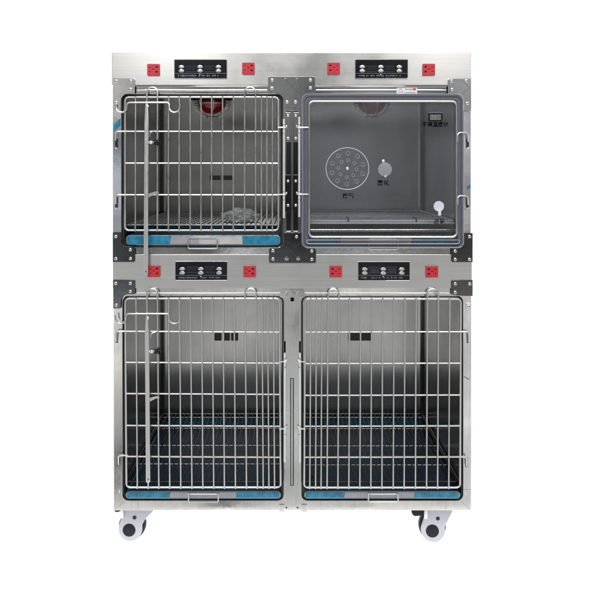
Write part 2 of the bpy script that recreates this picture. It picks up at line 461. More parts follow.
ll = arc(134.2, 281, 1.6, -90, 0) + [(135.8, 293.8)] + arc(128.6, 301, 7, -90, -180) + [(121.4, 308), (113.8, 308), (113.8, 279.4)]
cplate([poly(ll)], -.0095, -.0065, 'plate_d', [(116.5, 282.9), (131, 282.9), (131, 291), (117, 304.6)], 'polished L-shaped plate, dark reflection in its colour, left of the middle panel, lower one')
lr = arc(452.2, 281.2, 1.6, -90, -180) + [(450.6, 294), (456, 294.8), (462, 295.4), (472, 295.6), (472, 279.6)]
cplate([poly(lr)], -.0095, -.0065, 'plate_d', [(454.6, 283.3), (469, 283.4), (454.6, 291.8)], 'polished plate, dark reflection in its colour, right of the middle panel, lower one')
cplate([rr(465.6, 302.8, 471.2, 309.8, .5)], -.004, -.0002, 'frame_l', [(468.6, 306.2)], 'small pale tab on the right stile', (), 'stile_tab')
cplate([rr(280, 289, 304.5, 297.3, .6)], -.004, -.0002, 'frame_u', [], 'steel cap on the centre post', (), 'post_cap', [(286.4, 294), (297.6, 294)])
for u in (281.8, 304.2):   # small feet of the centre post
    b = MB(); b.bbox(X(u - 2.6), X(u + 2.6), -.004, .004, Z(511.6), Z(504.2), 'frame_l', .0008); b.build('post_foot', cage)
for u in (286.4, 297.6):
    b = MB(); b.lathe((X(u), -.0002, Z(507.6)), [(.9 * S, 0), (.9 * S, .0008), (.0001, .0012)], 'slot', 12, 'Y'); b.build('rivet', cage, smooth=True)
for (a, c, d_, e) in ((115.5, 509, 124.5, 501.3), (469.6, 509, 461.4, 501.3), (114.5, 487.6, 122, 487.6), (463.5, 489.4, 471, 489.4),
                      (138, 501.5, 138, 509.5), (446, 501.5, 446, 509.5)):
    b = MB(); b.tube([W(a, c, .0001), W(d_, e, .0001)], .0005, 'slot', 5); b.build('frame_seam', cage, smooth=True)
fr = bpy.data.objects['lower_frame']; fu = bpy.data.objects['upper_frame']
for (u, v) in ((119.2, 491.5), (134.2, 505), (465.8, 493.5), (450.3, 506)): screw(u, v, 0.0, fr, 1.2)
# blue streaks the polished stiles reflect, put on as flat colour
b = MB(); b.plate([poly([(113.6, 124.5), (120.6, 118), (120.6, 125.5), (113.6, 131.5)])], -.0006, -.0001, 'blue'); b.build('blue_reflection', cage)
b = MB(); b.plate([poly([(467.2, 186.5), (470.4, 184.4), (470.4, 187.6), (467.2, 190)])], -.0006, -.0001, 'blue'); b.build('blue_reflection', cage)
b = MB(); b.plate([poly([(464, 376), (469.5, 379), (469.3, 380), (463.8, 377)])], -.0006, -.0001, 'grey'); b.build('scratch_mark', cage)

# ------------------------------------------------------------------ hinges
def hinge(u, side, ys, v0, v1, plates, rodmat='rodw'):
    """long hinge rod at u; side=-1 the door lies left of it, +1 right of it"""
    b = MB()
    b.tube([W(u, v0, -.0075), W(u, v1, -.0075)], 1.2 * S, rodmat, 12)
    for (v, ud) in ys:
        for dv in (-4.2, 4.2):
            b.lathe((X(u), -.006, Z(v + dv + 1.4)), [(1.5 * S, -.0045), (1.7 * S, -.003), (1.7 * S, .003), (1.5 * S, .0045)], 'rod_b', 12, 'Z')
        b.tube(fillet([W(u - side * 2.6, v - 2, -.006), W(u - side * 2.2, v, -.010), W(u, v, -.013), W(ud, v, -.013)], .006), .85 * S, 'rod_b', 8)
    return b.build('door_hinge', cage, smooth=True)
hinge(283.9, -1, [(127.4, 278), (194.4, 278)], 119, 218, [])
hinge(299.3, 1, [(127.4, 309.5), (194.2, 309.5)], 117, 217, [])
hinge(284.6, -1, [(361.5, 279.2), (428.5, 279.2)], 353, 462, [])
hinge(300.1, 1, [(361.5, 305.2), (428.5, 305.2)], 353, 462, [])
b = MB()
for u in (284.7, 300): b.tube([W(u, 300, -.0006), W(u, 341, -.0006)], .8 * S, 'rod', 8)
b.build('hinge_rod', cage, smooth=True)
for (u0, u1, uc) in ((285.2, 291.0, 288), (293.2, 299.0, 295.8)):
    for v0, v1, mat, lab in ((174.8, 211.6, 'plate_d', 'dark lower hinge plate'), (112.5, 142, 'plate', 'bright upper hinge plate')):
        b = MB(); b.plate([rr(u0, v0, u1, v1, .5)], -.0028, -.0002, mat, .0005)
        o = b.build('hinge_plate', cage, smooth=True); o['label'] = lab + (' left of the centre line' if uc < 290 else ' right of the centre line')
        for v in ((181, 205.3) if v0 > 150 else (115.6, 138.4)): screw(uc, v, -.0028, o, 1.5)

# ------------------------------------------------------------------ doors
RF, RB = 1.0 * S, .80 * S
def rod_door(u0, u1, v0, v1, bars, rows, arches, ydoor, hooks, dv_r, label, lean=0.0):
    """wire door; bars: x of uprights, rows: y of cross rods, arches: pairs of uprights that join in a loop over the top"""
    def P(u, v, y): return W(u + lean * (v - v0), v, y)
    b = MB()
    r = 3.6
    lp = []
    for cx, cz, a0 in ((u1 - r, v1 - r, 0), (u0 + r, v1 - r, 90), (u0 + r, v0 + r, 180), (u1 - r, v0 + r, 270)):
        for k in range(6):
            a = R(a0 + 90 * k / 5); lp.append(P(cx + r * math.cos(a), cz + r * math.sin(a), ydoor))
    b.tube(lp, RF, 'rod', 10, closed=True)
    inarch = [u for a in arches for u in a]
    yb = ydoor - RF - RB * .5
    for u in bars:
        if u in inarch: continue
        j = lambda: random.uniform(-.12, .12)
        b.tube([P(u + j(), v0 - .9, yb), P(u + j(), (v0 + v1) / 2, yb), P(u + j(), v1 + 1.4, yb)], RB, 'rod', 8)
    for (a, c) in arches:
        w = (c - a) / 2
        pts = [P(a, v1 + 1.4, yb), P(a, (v0 + v1) / 2, yb)]
        pts += [P(a + w - w * math.cos(R(180 * k / 10)), v0 - 4.6 - w * math.sin(R(180 * k / 10)), yb) for k in range(11)]
        pts += [P(c, (v0 + v1) / 2, yb), P(c, v1 + 1.4, yb)]
        b.tube(pts, RB * 1.05, 'rod', 8)
    for v in rows: b.tube([P(u0, v, ydoor), P(u1, v + dv_r, ydoor)], RB * 1.1, 'rod', 8)
    o = b.build('cage_door', cage, smooth=True); o['label'] = label
    for (ua, ub, v, drop) in hooks:
        h = MB()
        h.tube(fillet([P(ua, v, ydoor), P(ub, v, ydoor - .002), P(ub, v + drop, ydoor + .004)], .010), RB * 1.15, 'rod', 8)
        h.build('door_hook', o, smooth=True)
    return o

barsU = [135.4, 146.8, 157.4, 168.4, 179.2, 190.2, 201, 211.6, 222.6, 233.4, 244.6, 255.6, 261.3, 266.9, 272.4]
d1 = rod_door(125.2, 278.3, 97.2, 230.2, barsU, [131.4, 163.2, 194.8], [(146.8, 157.4), (244.6, 255.6)], -.012,
              [(126, 115.6, 131.4, 9), (126, 115.9, 194.9, 9)], .2, 'upper left barred steel door with flat latch bar')
barsL = [136.2, 147.0, 157.6, 168.6, 179.6, 190.6, 201.6, 212.4, 223.2, 234.2, 245.2, 256.2, 262.0, 267.6, 273.2]
d2 = rod_door(125.3, 279.2, 298.6, 487.2, barsL, [331.2, 362.2, 393.4, 425.2, 456.2], [(147.0, 157.6), (245.2, 256.2)], -.012,
              [(126, 115.9, 331.2, 10.5), (127, 117.4, 455.2, 9.5)], .8, 'lower left barred steel door with flat latch bar', lean=.007)
barsR = [310.8, 316.4, 322, 328.0, 338.8, 349.8, 360.8, 371.8, 382.8, 394, 405, 416.2, 427.4, 438.4, 449.6]
d3 = rod_door(305.3, 460.8, 299, 487.4, barsR, [332, 363.4, 395.2, 426, 457], [(328.0, 338.8), (427.4, 438.4)], -.012,
              [(459, 468.8, 331.6, 10.5), (459, 467.4, 456.6, 9.5)], -.4, 'lower right barred steel door without latch bar', lean=-.005)

def latch(door, u, v0, v1, vk, vh, vb, cage_u0, cage_u1, hookv, lean=0.0):
    yb = -.024
    def P(u_, v, y): return W(u_ + lean * (v - v0), v, y)
    # bent rod the bar hangs from, hooked on both sides
    h = MB()
    c = hookv
    pts = [P(cage_u0 - 11, c + 1.5, yb + .003)] + [P(cage_u0 - 5.6 - 5.4 * math.cos(R(180 * k / 8)), c + 4.6 + 5.2 * math.sin(R(180 * k / 8)), yb + .003) for k in range(9)]
    pts += [P(cage_u0 - .2, c + 2.5, yb + .003), P(cage_u0 + .8, c + .6, yb + .003), P(cage_u0 + 2.6, c, yb + .003)]
    pts += [P(cage_u1 - 1.6, c, yb + .003), P(cage_u1, c + 1.2, yb + .003)]
    pts += [P(cage_u1 + 5.4 - 5.2 * math.cos(R(180 * k / 8)), c + 4.8 + 5.0 * math.sin(R(180 * k / 8)), yb + .003) for k in range(9)]
    pts += [P(cage_u1 + 10.8, c + 1.2, yb + .003)]
    h.tube(pts, RB * 1.2, 'rod', 8)
    h.build('handle_rod', door, smooth=True)
    # flat bar
    w = 2.2
    lp = [(u - w * .55, v0), (u + w * .55, v0), (u + w, v0 + 18), (u + w, v1 - 1), (u + w * .5, v1), (u - w * .5, v1), (u - w, v1 - 1), (u - w, v0 + 18)]
    lp = [(a + lean * (c2 - v0), c2) for a, c2 in lp]
    lp = [(292 + (a - 292) * .989, 172 + (c2 - 172) * .989) for a, c2 in lp]
    l = MB(); l.plate([poly(lp)], yb - .005, yb - .0005, 'rod', .0020)
    q1 = W(u + .8, v0 + 2.8, yb - .005); q2 = W(u + lean * (v1 - v0), v1 - 3, yb - .0051)
    l.lathe(tuple(q1), [(1.5 * S, 0), (1.3 * S, .002), (.6 * S, .0035), (.0001, .004)], 'rod_b', 14, 'Y')
    l.lathe(tuple(q2), [(.8 * S, 0), (.7 * S, .0003), (.0001, .0004)], 'slot', 12, 'Y')
    o = l.build('latch_bar', door, smooth=True)
    # knob: black grip on a short steel pin beside the bar
    k = MB()
    ku = u + lean * (vk - v0)
    k.tube([W(ku + 1, vk, yb - .002), W(ku + 10, vk, yb + .002)], .75 * S, 'rod_b', 10)
    k.lathe(tuple(W(ku + 4.6, vk, yb - .002)), [(.0001, -.006), (1.5 * S, -.0055), (2.1 * S, -.002), (2.1 * S, .002), (1.3 * S, .0055), (.0001, .006)], 'rod_b', 16, 'X')
    k.lathe(tuple(W(ku + 10.4, vk, yb - .002)), [(.0001, -.011), (2.0 * S, -.0108), (2.6 * S, -.009), (2.1 * S, -.004), (2.3 * S, .000), (3.4 * S, .004), (3.4 * S, .008), (2.6 * S, .0096), (.0001, .010)], 'pblack', 20, 'X')
    k.build('latch_knob', door, smooth=True)
    # thin bracket that guides the bar
    g = MB()
    g.plate([poly([(ku + 2.4, vb), (ku + 10.5, vb - 2.2), (ku + 13.5, vb - 1.8), (ku + 13.2, vb - .2), (ku + 9.5, vb + .3), (ku + 2.4, vb + 4.2)])], yb + .001, yb + .0022, 'rod', .0003)
    g.build('latch_bracket', door, smooth=True)
    g = MB()
    g.tube(fillet([W(ku + 3, vh + 6, yb + .004), W(ku + 3.6, vh + 1.5, yb + .004), W(ku + 8, vh, yb + .008)], .01), .7 * S, 'rod', 8)
    g.build('latch_stop', door, smooth=True)
latch(d1, 146.8, 103.8, 274.6, 142.4, 131, 193.6, 127, 169, 102.6, lean=-.005)
latch(d2, 147.0, 315.4, 482.3, 351.4, 332, 396, 126.2, 169, 313.6, lean=.008)

# clear door
ad = MB()
ad.plate([rr(305, 97.6, 460.6, 245.2, 5)], -.0075, -.0035, 'acrylic', 0)
ado = ad.build('clear_door', cage); ado['label'] = 'upper right clear acrylic door with grey rubber edge and rod frame'
g = MB(); g.plate([rr(301.8, 94.2, 462.9, 247.6, 6), rr(304.6, 97, 460.3, 246, 5)], -.013, -.001, 'gasket', .002)
g.plate([rr(304.7, 97.1, 460.2, 244.9, 4.6), rr(308, 100.6, 457, 243.9, 4)], -.0095, -.0077, 'gasket', .0008)
# lower strip is clear: only a narrow dark edge there
gk = g.build('door_gasket', ado, smooth=True)
g = MB()
for q in (rr(302.0, 94.4, 462.7, 247.4, 6), rr(306.5, 239.6, 458.8, 243.2, 1.6)):
    g.tube([(x, -.0132, z) for x, z in q], .30 * S, 'ring', 6, closed=True)
g.build('edge_trim', ado, smooth=True)
f = MB()
lp = []
u0, v0, u1, v1, r = 309.3, 101.2, 456.4, 236.9, 4.2
for cx, cz, a0 in ((u1 - r, v1 - r, 0), (u0 + r, v1 - r, 90), (u0 + r, v0 + r, 180), (u1 - r, v0 + r, 270)):
    for k in range(6):
        a = R(a0 + 90 * k / 5); lp.append(W(cx + r * math.cos(a), cz + r * math.sin(a), -.015))
f.tube(lp, 1.05 * S, 'rod_b', 10, closed=True)
f.build('rod_frame', ado, smooth=True)
for v in (132.6, 195.8):
    h = MB(); h.tube(fillet([W(457.6, v + 9, -.014), W(457.8, v, -.015), W(467.6, v, -.012), W(467.8, v + 9, -.004)], .011), .8 * S, 'rod', 8)
    h.build('door_hook', ado, smooth=True)
# vent disc with two rings of holes
v = MB()
hs = [circ(347.2 + 16.2 * math.cos(R(20 + 36 * k)), 168.6 + 15.4 * math.sin(R(20 + 36 * k)), 1.9, 12) for k in range(10)]
hs += [circ(347.2 + 9 * math.cos(R(5 + 45 * k)), 168.6 + 8.6 * math.sin(R(5 + 45 * k)), 1.5, 12) for k in range(8)]
v.plate([circ(347.2, 168.6, 21.2, 56)] + hs, -.0105, -.0078, 'vent', 0)
v.tube([(X(347.2) + 21.3 * S * math.cos(2 * math.pi * k / 56), -.0095, Z(168.6) + 20.8 * S * math.sin(2 * math.pi * k / 56)) for k in range(56)], .48 * S, 'ring', 6, closed=True)
for k, hlp in enumerate(hs):
    v.tube([(x, -.0104, z) for x, z in hlp], .12 * S, 'ring', 5, closed=True)
    v.tube([(x, -.0106, z) for x, z in (hlp + hlp)[8:14]], .17 * S, 'ring', 5)  # pale crescents added as highlights on the hole rims
v.lathe((X(347.2), -.0105, Z(168.6)), [(1.5 * S, 0), (1.2 * S, .002), (.0001, .0035)], 'screw', 14, 'Y')
v.build('vent_disc', ado, smooth=True)
p = MB()
p.lathe((X(384.6), -.0078, Z(169.4)), [(6.9 * S, 0), (6.9 * S, .0025), (6.3 * S, .0032), (.0001, .0032)], 'frost', 32, 'Y')
p.lathe((X(383.0), -.0078, Z(161.2)), [(1.7 * S, 0), (1.5 * S, .003), (.0001, .0045)], 'screw', 14, 'Y')
p.lathe((X(385.0), -.0078, Z(176.2)), [(1.1 * S, 0), (1.0 * S, .004), (.0001, .005)], 'white', 14, 'Y')
p.build('port_cover', ado, smooth=True)['label'] = 'frosted round cover over the nebulising port'
p = MB()
p.lathe((X(438.2), -.0078, Z(206.2)), [(5.2 * S, 0), (5.2 * S, .003), (4.6 * S, .0045), (3.9 * S, .0036), (.0001, .0036)], 'white', 32, 'Y')
p.bbox(X(437.4), X(440.4), -.0135, -.0078, Z(215.4), Z(210.6), 'white', .0015)
p.build('port_cover', ado, smooth=True)['label'] = 'white keyhole-shaped cover over the oxygen port'
t = MB()
t.bbox(X(427.9), X(441.6), -.0125, -.0078, Z(121.2), Z(113.4), 'pblack', .001)
t.bbox(X(427.7), X(441.6), -.0135, -.0078, Z(113.3), Z(112.7), 'grey', .0003)
t.build('thermometer', ado)
l = MB(); l.bbox(X(429.3), X(440.2), -.0128, -.0122, Z(120.1), Z(115.0), 'lcd', .0002)
def seg7(b, cx, cz, w, h, code, y, mat='ink'):
    t_ = w * .2
    S7 = {'0': 'abcdef', '1': 'bc', '2': 'abged', '3': 'abgcd', '5': 'afgcd', '6': 'afgedc', '8': 'abcdefg', '4': 'fgbc', '7': 'abc', '9': 'abcdfg'}[code]
    R_ = {'a': (-w/2, w/2, h/2-t_, h/2), 'g': (-w/2, w/2, -t_/2, t_/2), 'd': (-w/2, w/2, -h/2, -h/2+t_), 'f': (-w/2, -w/2+t_, 0, h/2), 'b': (w/2-t_, w/2, 0, h/2), 'e': (-w/2, -w/2+t_, -h/2, 0), 'c': (w/2-t_, w/2, -h/2, 0)}
    for k, s_ in enumerate(S7):
        a = R_[s_]; b.box(cx + a[0], cx + a[1], y - .0002 - .00002 * k, y, cz + a[2], cz + a[3], mat)
for k, d in enumerate('6288'): seg7(l, X(430.9 + 2.5 * k + (.6 if k > 1 else 0)), Z(117.55), 1.5 * S, 3.3 * S, d, -.0129)
l.build('thermometer_display', ado)
l = MB(); l.text('干湿温度计', X(434.6), Z(124.9), 5.3 * S, -.0080, 'ink', spacing=1.0)
l.build('lettering', ado)
l = MB(); l.text('换气', X(347.9), Z(196), 5.6 * S, -.0080, 'ink', spacing=1.1); l.build('lettering', ado)
l = MB(); l.text('雾化', X(382.9), Z(183.2), 5.7 * S, -.0080, 'ink', spacing=1.1); l.build('lettering', ado)
l = MB(); l.text('进氧', X(438.8), Z(221.6), 5.4 * S, -.0080, 'ink', spacing=1.15); l.build('lettering', ado)

# ------------------------------------------------------------------ sockets, control panels, sticker
def socket(u0, v0, flip, yf, label):
    w, h = 12.4, 11.6
    def q(u): return u0 + (w - u if flip else u)
    def quad(u, v, a, c, ang=0):
        ca, sa = math.cos(R(ang)), math.sin(R(ang))
        return poly([(q(u) + (x * ca - y * sa) * (-1 if flip else 1), v0 + v + x * sa + y * ca) for x, y in ((-a, -c), (a, -c), (a, c), (-a, c))])
    b = MB()
    holes = [quad(9.4, 3.3, .85, .85), quad(9.4, 8.0, .85, .85), quad(6.1, 5.4, .95, .35), quad(2.9, 3.6, .75, .32, 35), quad(2.7, 7.8, .75, .32, -35)]
    b.plate([rr(u0, v0, u0 + w, v0 + h, .8)] + holes, yf - .0065, yf - .0005, 'red', .0012)
    o = b.build('power_socket', cage, smooth=True); o['label'] = label
    b = MB(); b.bbox(X(u0 + .8), X(u0 + w - .8), yf - .0028, yf - .0006, Z(v0 + h - .8), Z(v0 + .8), 'hole', .0002); b.build('socket_holes', o)
PT, PM = -.010, -.006
for (u, v, fl, yf, lab) in ((148.1, 64.6, 0, PT, 'red power socket, leftmost on the top panel'), (242.4, 63.2, 0, PT, 'red power socket, second from left on the top panel'),
                       (327.2, 63.2, 1, PT, 'red power socket, third from left on the top panel'), (421.8, 64.4, 1, PT, 'red power socket, rightmost on the top panel'),
                       (148.3, 265, 0, PM, 'red power socket, leftmost on the middle panel'), (243.6, 265.2, 0, PM, 'red power socket, second from left on the middle panel'),
                       (329.4, 265.2, 1, PM, 'red power socket, third from left on the middle panel'), (425.1, 265.4, 1, PM, 'red power socket, rightmost on the middle panel')):
    socket(u, v, fl, yf, lab)

def control(u0, v0, yf, label, w=51.6, h=18.4):
    b = MB()
    b.plate([rr(u0 - .5, v0 - .5, u0 + w + .5, v0 + h + .5, .6), rr(u0 + .1, v0 + .1, u0 + w - .1, v0 + h - .1, .5)], yf - .003, yf - .0002, 'frame_u', .0006)
    b.bbox(X(u0), X(u0 + w), yf - .0018, yf - .0003, Z(v0 + h), Z(v0), 'pblack', .0003)
    y = yf - .0019
    b.box(X(u0 + .4), X(u0 + w - .4), y - .0003, y, Z(v0 + 13.7), Z(v0 + 13.35), 'grey')
    for (a, c) in ((11.0, 22.0), (28.8, 38.8)):   # printed outlines round the displays
        b.tube([W(u0 + a_, v0 + c_, y) for a_, c_ in ((a, 5.6), (c, 5.6), (c, 11.4), (a, 11.4))], .12 * S, 'grey', 4, closed=True)
    u = 3.2   # unreadable rows of fine print: short ticks
    rnd = random.Random(int(u0 * 10 + v0))
    while u < 44:
        lw = rnd.uniform(.5, 1.3)
        if rnd.random() < .75: b.box(X(u0 + u), X(u0 + u + lw), y - .0003, y, Z(v0 + 16.3 + rnd.uniform(-.2, .5)), Z(v0 + 15.2 + rnd.uniform(-.4, .2)), 'grey')
        u += lw + rnd.uniform(.3, .8)
    b.lathe((X(u0 + 25), y, Z(v0 + 14.6)), [(.55 * S, 0), (.5 * S, .0004), (.0001, .0005)], 'sticker', 10, 'Y')
    o = b.build('control_panel', cage); o['label'] = label
    for (a, c) in ((12.0, 21.0), (29.8, 37.8)):
        d = MB(); d.bbox(X(u0 + a), X(u0 + c), y - .0012, y - .0001, Z(v0 + 10.6), Z(v0 + 6.4), 'disp', .0003); d.build('display', o)
    for a in (6.7, 25.2, 43.5):
        for c in (7.0, 11.0):
            d = MB(); R_ = 1.0
            prof = [(1.0, 0), (1.0, .0018), (.86, .0032), (.5, .0040), (.0001, .0042)]
            vs, fs, n = [], [], 18
            for (rr_, hh) in prof:
                for j in range(n):
                    t_ = 2 * math.pi * j / n
                    vs.append((X(u0 + a) + 2.9 * S * rr_ * math.cos(t_), y - hh, Z(v0 + c) + 1.75 * S * rr_ * math.sin(t_)))
            for i in range(len(prof) - 1):
                for j in range(n): fs.append((i * n + j, i * n + (j + 1) % n, (i + 1) * n + (j + 1) % n, (i + 1) * n + j))
            fs.append(tuple((len(prof) - 1) * n + j for j in range(n)))
            d.add(vs, fs, 'btn'); d.build('button', o, smooth=True)
    return o
control(175.3, 60.4, PT, 'black control strip on the left of the top panel')
control(355.2, 60.4, PT, 'black control strip on the right of the top panel')
control(175.9, 261.4, PM, 'black control strip on the left of the middle panel')
control(357.8, 261.6, PM, 'black control strip on the right of the middle panel')

b = MB()
b.plate([rr(396.3, 87.2, 416.8, 94.9, .8)], -.0042, -.0034, 'sticker', 0)
y = -.0043
rnd = random.Random(5)
for k in range(16):
    u = 398 + rnd.uniform(0, 4.6); v = 88.6 + rnd.uniform(0, 4); a = rnd.uniform(0, 3.1)
    b.tube([W(u - .7 * math.cos(a), v - .7 * math.sin(a), y), W(u + .7 * math.cos(a), v + .7 * math.sin(a), y)], .16 * S, 'grey', 4)
for k in range(5): b.box(X(405 + k * 1.7), X(406.1 + k * 1.7), y - .0002, y, Z(90.2), Z(89.0), 'grey')
for k in range(7): b.box(X(404.4 + k * 1.6), X(405.3 + k * 1.6), y - .0002, y, Z(93.4), Z(92.2), 'grey')
b.plate([rr(413.0, 88.2, 415.7, 90.6, .8)], y - .0003, y, 'stred', 0)
b.build('door_sticker', cage)

# ------------------------------------------------------------------ heat lamps on the ceilings
def heat_lamp(u, label):
    y = .20; k = (DIST + y) / DIST; cx = X(u) * k; zc = Z(92.5) - .001
    b = MB(); b.lathe((cx, y, zc), [(.078, 0), (.078, -.006), (.070, -.010), (.0001, -.0101)], 'plate_d', 32)
    o = b.build('heat_lamp', cage, smooth=True); o['label'] = label
    b = MB()
    prof = [(.052, -.010)] + [(.052 * math.cos(R(a)) + .0001, -.012 - .044 * math.sin(R(a))) for a in range(0, 91, 10)]
    b.lathe((cx, y, zc), prof, 'rdisk', 32); b.build('lamp_glass', o, smooth=True)
    b = MB()
    for a in range(0, 180, 45):
        ca, sa = math.cos(R(a + 12)), math.sin(R(a + 12))
        b.tube([(cx + .071 * math.cos(R(t_)) * ca, y + .071 * math.cos(R(t_)) * sa, zc - .006 - .062 * math.sin(R(t_))) for t_ in range(0, 181, 12)], .0014, 'rod', 6)
    b.tube([(cx + .022 * math.cos(R(t_)), y + .022 * math.sin(R(t_)), zc - .066) for t_ in range(0, 360, 20)], .0016, 'black', 6, closed=True)
    b.tube([(cx + .069 * math.cos(R(t_)), y + .069 * math.sin(R(t_)), zc - .020) for t_ in range(0, 360, 12)], .0014, 'rod', 6, closed=True)
    b.build('lamp_guard', o, smooth=True)
heat_lamp(212, 'red heat lamp on the ceiling of the upper left cell')
heat_lamp(371.5, 'red heat lamp on the ceiling of the upper right cell')

# ------------------------------------------------------------------ casters
def caster(u, y, rz, label, ped=.078, tw=.070, pdz=.048):
    cx = X(u) * (DIST + y) / DIST
    root = bpy.data.objects.new('caster', None); COL.objects.link(root); root.parent = cage
    root.location = Vector((cx, y, 0)) - Vector(cage.location); root.empty_display_size = .05
    root['label'] = label
    base = wloc(root)
    def put(b, name, smooth=True):
        b.v = [tuple(Vector(v)) for v in b.v]
        o = b.build(name, None, smooth=smooth); o.parent = root; return o
    zt_ = Z(510.5)
    r = .0415
    cz, ccx = .046, -.004
    def prof(off=0):
        pts = [(tw, zt_ - .004), (tw - .003, zt_ - .018), (.046, .078), (.037, .060)]
        pts += [(ccx + r * math.cos(R(a)), cz + r * math.sin(R(a))) for a in range(10, -196, -12)]
        pts += [(-.041, .066), (-.034, .088), (-.036, .104), (-.034, zt_ - .004)]
        return pts
    b = MB(); b.plate([prof()[::-1]], -.034, -.018, 'casing', .004); b.plate([prof()[::-1]], .020, .034, 'casing', .004)
    b.bbox(-.030, .062, -.020, .022, zt_ - .022, zt_ - .006, 'casing', .003)
    put(b, 'caster_casing')
    b = MB(); b.lathe((-.003, 0, .048), [(.0001, -.017), (.030, -.017), (.043, -.0165), (.0470, -.011), (.0475, 0), (.0470, .011), (.043, .0165), (.030, .017), (.0001, .017)], 'tyre', 40, 'Y')
    put(b, 'wheel')
    b = MB(); b.lathe((-.007, -.034, .045), [(.0225, 0), (.0225, .0008), (.0205, .0016), (.0001, .0022)], 'tyre', 32, 'Y')
    put(b, 'hub_cap')
    b = MB(); b.lathe((.012, -.034, .089), [(.0072, 0), (.0068, .0006), (.0001, .0007)], 'black', 20, 'Y'); put(b, 'bolt_hole')
    b = MB()
    pp = [(-ped, zt_ - .004), (-ped, zt_ - pdz + .012), (-ped + .005, zt_ - pdz + .003), (-ped + .012, zt_ - pdz), (-.040, zt_ - pdz + .003), (-.034, zt_ - pdz + .006), (-.034, zt_ - .004)]
    b.plate([pp[::-1]], -.030, .020, 'tyre', .003)
    put(b, 'brake_pedal')
    b = MB(); b.bbox(-.036, -.024, -.042, -.034, zt_ - .050, zt_ - .010, 'rod', .002)
    b.lathe((-.006, 0, zt_ - .006), [(.032, 0), (.032, .006)], 'rod', 24)
    put(b, 'swivel_bracket')
    root.rotation_euler = (0, 0, rz)
    return root
caster(133.6, .084, R(-1), 'front left white caster with brake', .064, .090, .036)
caster(432.8, .078, R(-3), 'front right white caster with black brake pedal')
caster(136, .64, R(20), 'rear left white caster'); caster(448, .64, R(-30), 'rear right white caster')

# ------------------------------------------------------------------ lift-out things: trays, grates, rack, film
def tray(u0, u1, v0, v1, blue1, blue2, hu0, hu1, label, y0=.001, clear_front=False):
    x0, x1, z0, z1 = X(u0), X(u1), Z(v1), Z(v0)
    root = thing('drip_tray', label, 'tray', ((x0 + x1) / 2, y0, z0), 'pull-out trays under the grates')
    b = MB()
    # pan: floor, sides and back with a rolled front
    b.bbox(x0 + .004, x1 - .004, y0 + .006, .66, z0 + .001, z0 + .003, 'pan', .0005)
    b.bbox(x0 + .004, x0 + .006, y0 + .008, .66, z0 + .003, z1 - .002, 'blue', .0005)
    b.bbox(x1 - .006, x1 - .004, y0 + .008, .66, z0 + .003, z1 - .002, 'pan', .0005)
    b.bbox(x0 + .006, x1 - .006, .656, .66, z0 + .003, z1 + .003, 'blue', .0005)
    b.build('tray_pan', root)
    b = MB(); b.plate([rr(u0, v0, u1, v1, 3.5)], y0, y0 + .006, 'traym', .0018); b.build('tray_front', root, smooth=True)
    b = MB()
    def wob(ua, ub, m, tilt):
        rnd = random.Random(int(ua)); n = 12
        top = [(ua + (ub - ua) * k / n + (tilt if k == n else 0), v0 + .9 + rnd.uniform(-.15, .25)) for k in range(n + 1)]
        bot = [(ua + (ub - ua) * k / n, v1 - 1.2 + rnd.uniform(-.3, .1)) for k in range(n, -1, -1)]
        b.plate([poly(top + bot)], y0 - .0012, y0 - .0002, m, 0)
    wob(u0 + 1.6, blue1, 'blue', .8); wob(blue1 + .2, (blue1 + blue2) / 2 - 8, 'tape', 0)
    wob((blue1 + blue2) / 2 - 7.8, blue2 - .6, 'tape_l' if v0 < 300 else 'tape', 0); wob(blue2, u1 - 1.8, 'blue', 0)
    b.build('protective_film', root)
    b = MB(); vv0, vv1 = v0 + 2.2, v1 + 3.2
    yy = y0 - .010
    b.tube(fillet([W(hu0, vv0, y0 + .001), W(hu0, vv0, yy), W(hu0, vv1, yy - .002), W(hu1, vv1, yy - .002), W(hu1, vv0, yy), W(hu1, vv0, y0 + .001)], .006), .62 * S, 'rod', 8)
    b.bbox(X(hu0 + 1), X(hu1 - 1), y0 - .005, y0 - .0015, Z(vv0 + 1.0), Z(vv0 - 1.0), 'rod', .001)
    b.build('tray_handle', root, smooth=True)
    return root
tray(125.5, 280.5, 235.2, 245.4, 170, 243, 188.2, 217.4, 'blue-filmed pull-out tray under the upper left barred cell')
tray(304.5, 460.5, 236.6, 246.2, 341, 412, 368.5, 398, 'blue-filmed pull-out tray behind the clear door', .010)
tray(125.5, 281.0, 491.2, 498.8, 169.5, 236.5, 188.6, 218.2, 'blue-filmed pull-out tray under the lower left cell')
tray(304.0, 460.5, 491.2, 498.8, 344, 414.5, 368.4, 398, 'blue-filmed pull-out tray under the lower right cell')

def grate(u0, u1, z, n, cross, label, y0=.034, y1=.675, weave=False):
    x0, x1 = X(u0), X(u1)
    root = thing('floor_grate', label, 'grate', ((x0 + x1) / 2, (y0 + y1) / 2, z - .01), 'lift-out wire floors of the cells')
    b = MB()
    b.tube(fillet([(x0, y0, z), (x1, y0, z), (x1, y1, z), (x0, y1, z), (x0, y0, z)], .015), .0035, 'grate', 8)
    b.build('grate_frame', root, smooth=True)
    b = MB()
    for k in range(n):
        x = x0 + (x1 - x0) * (k + .5) / n
        b.tube([(x, y0, z + .002), (x, y1, z + .002)], .0021, 'grate', 6)
    b.build('grate_wires', root, smooth=True)
    b = MB()
    for y in cross: b.tube([(x0, y, z - .002), (x1, y, z - .002)], .0028, 'grate', 6)
    for x in (x0 + .03, x1 - .03):
        for y in (y0 + .05, y1 - .05): b.tube([(x, y, z - .003), (x, y, z - .014)], .004, 'black', 8)
    b.build('grate_crossbars', root, smooth=True)
    return root
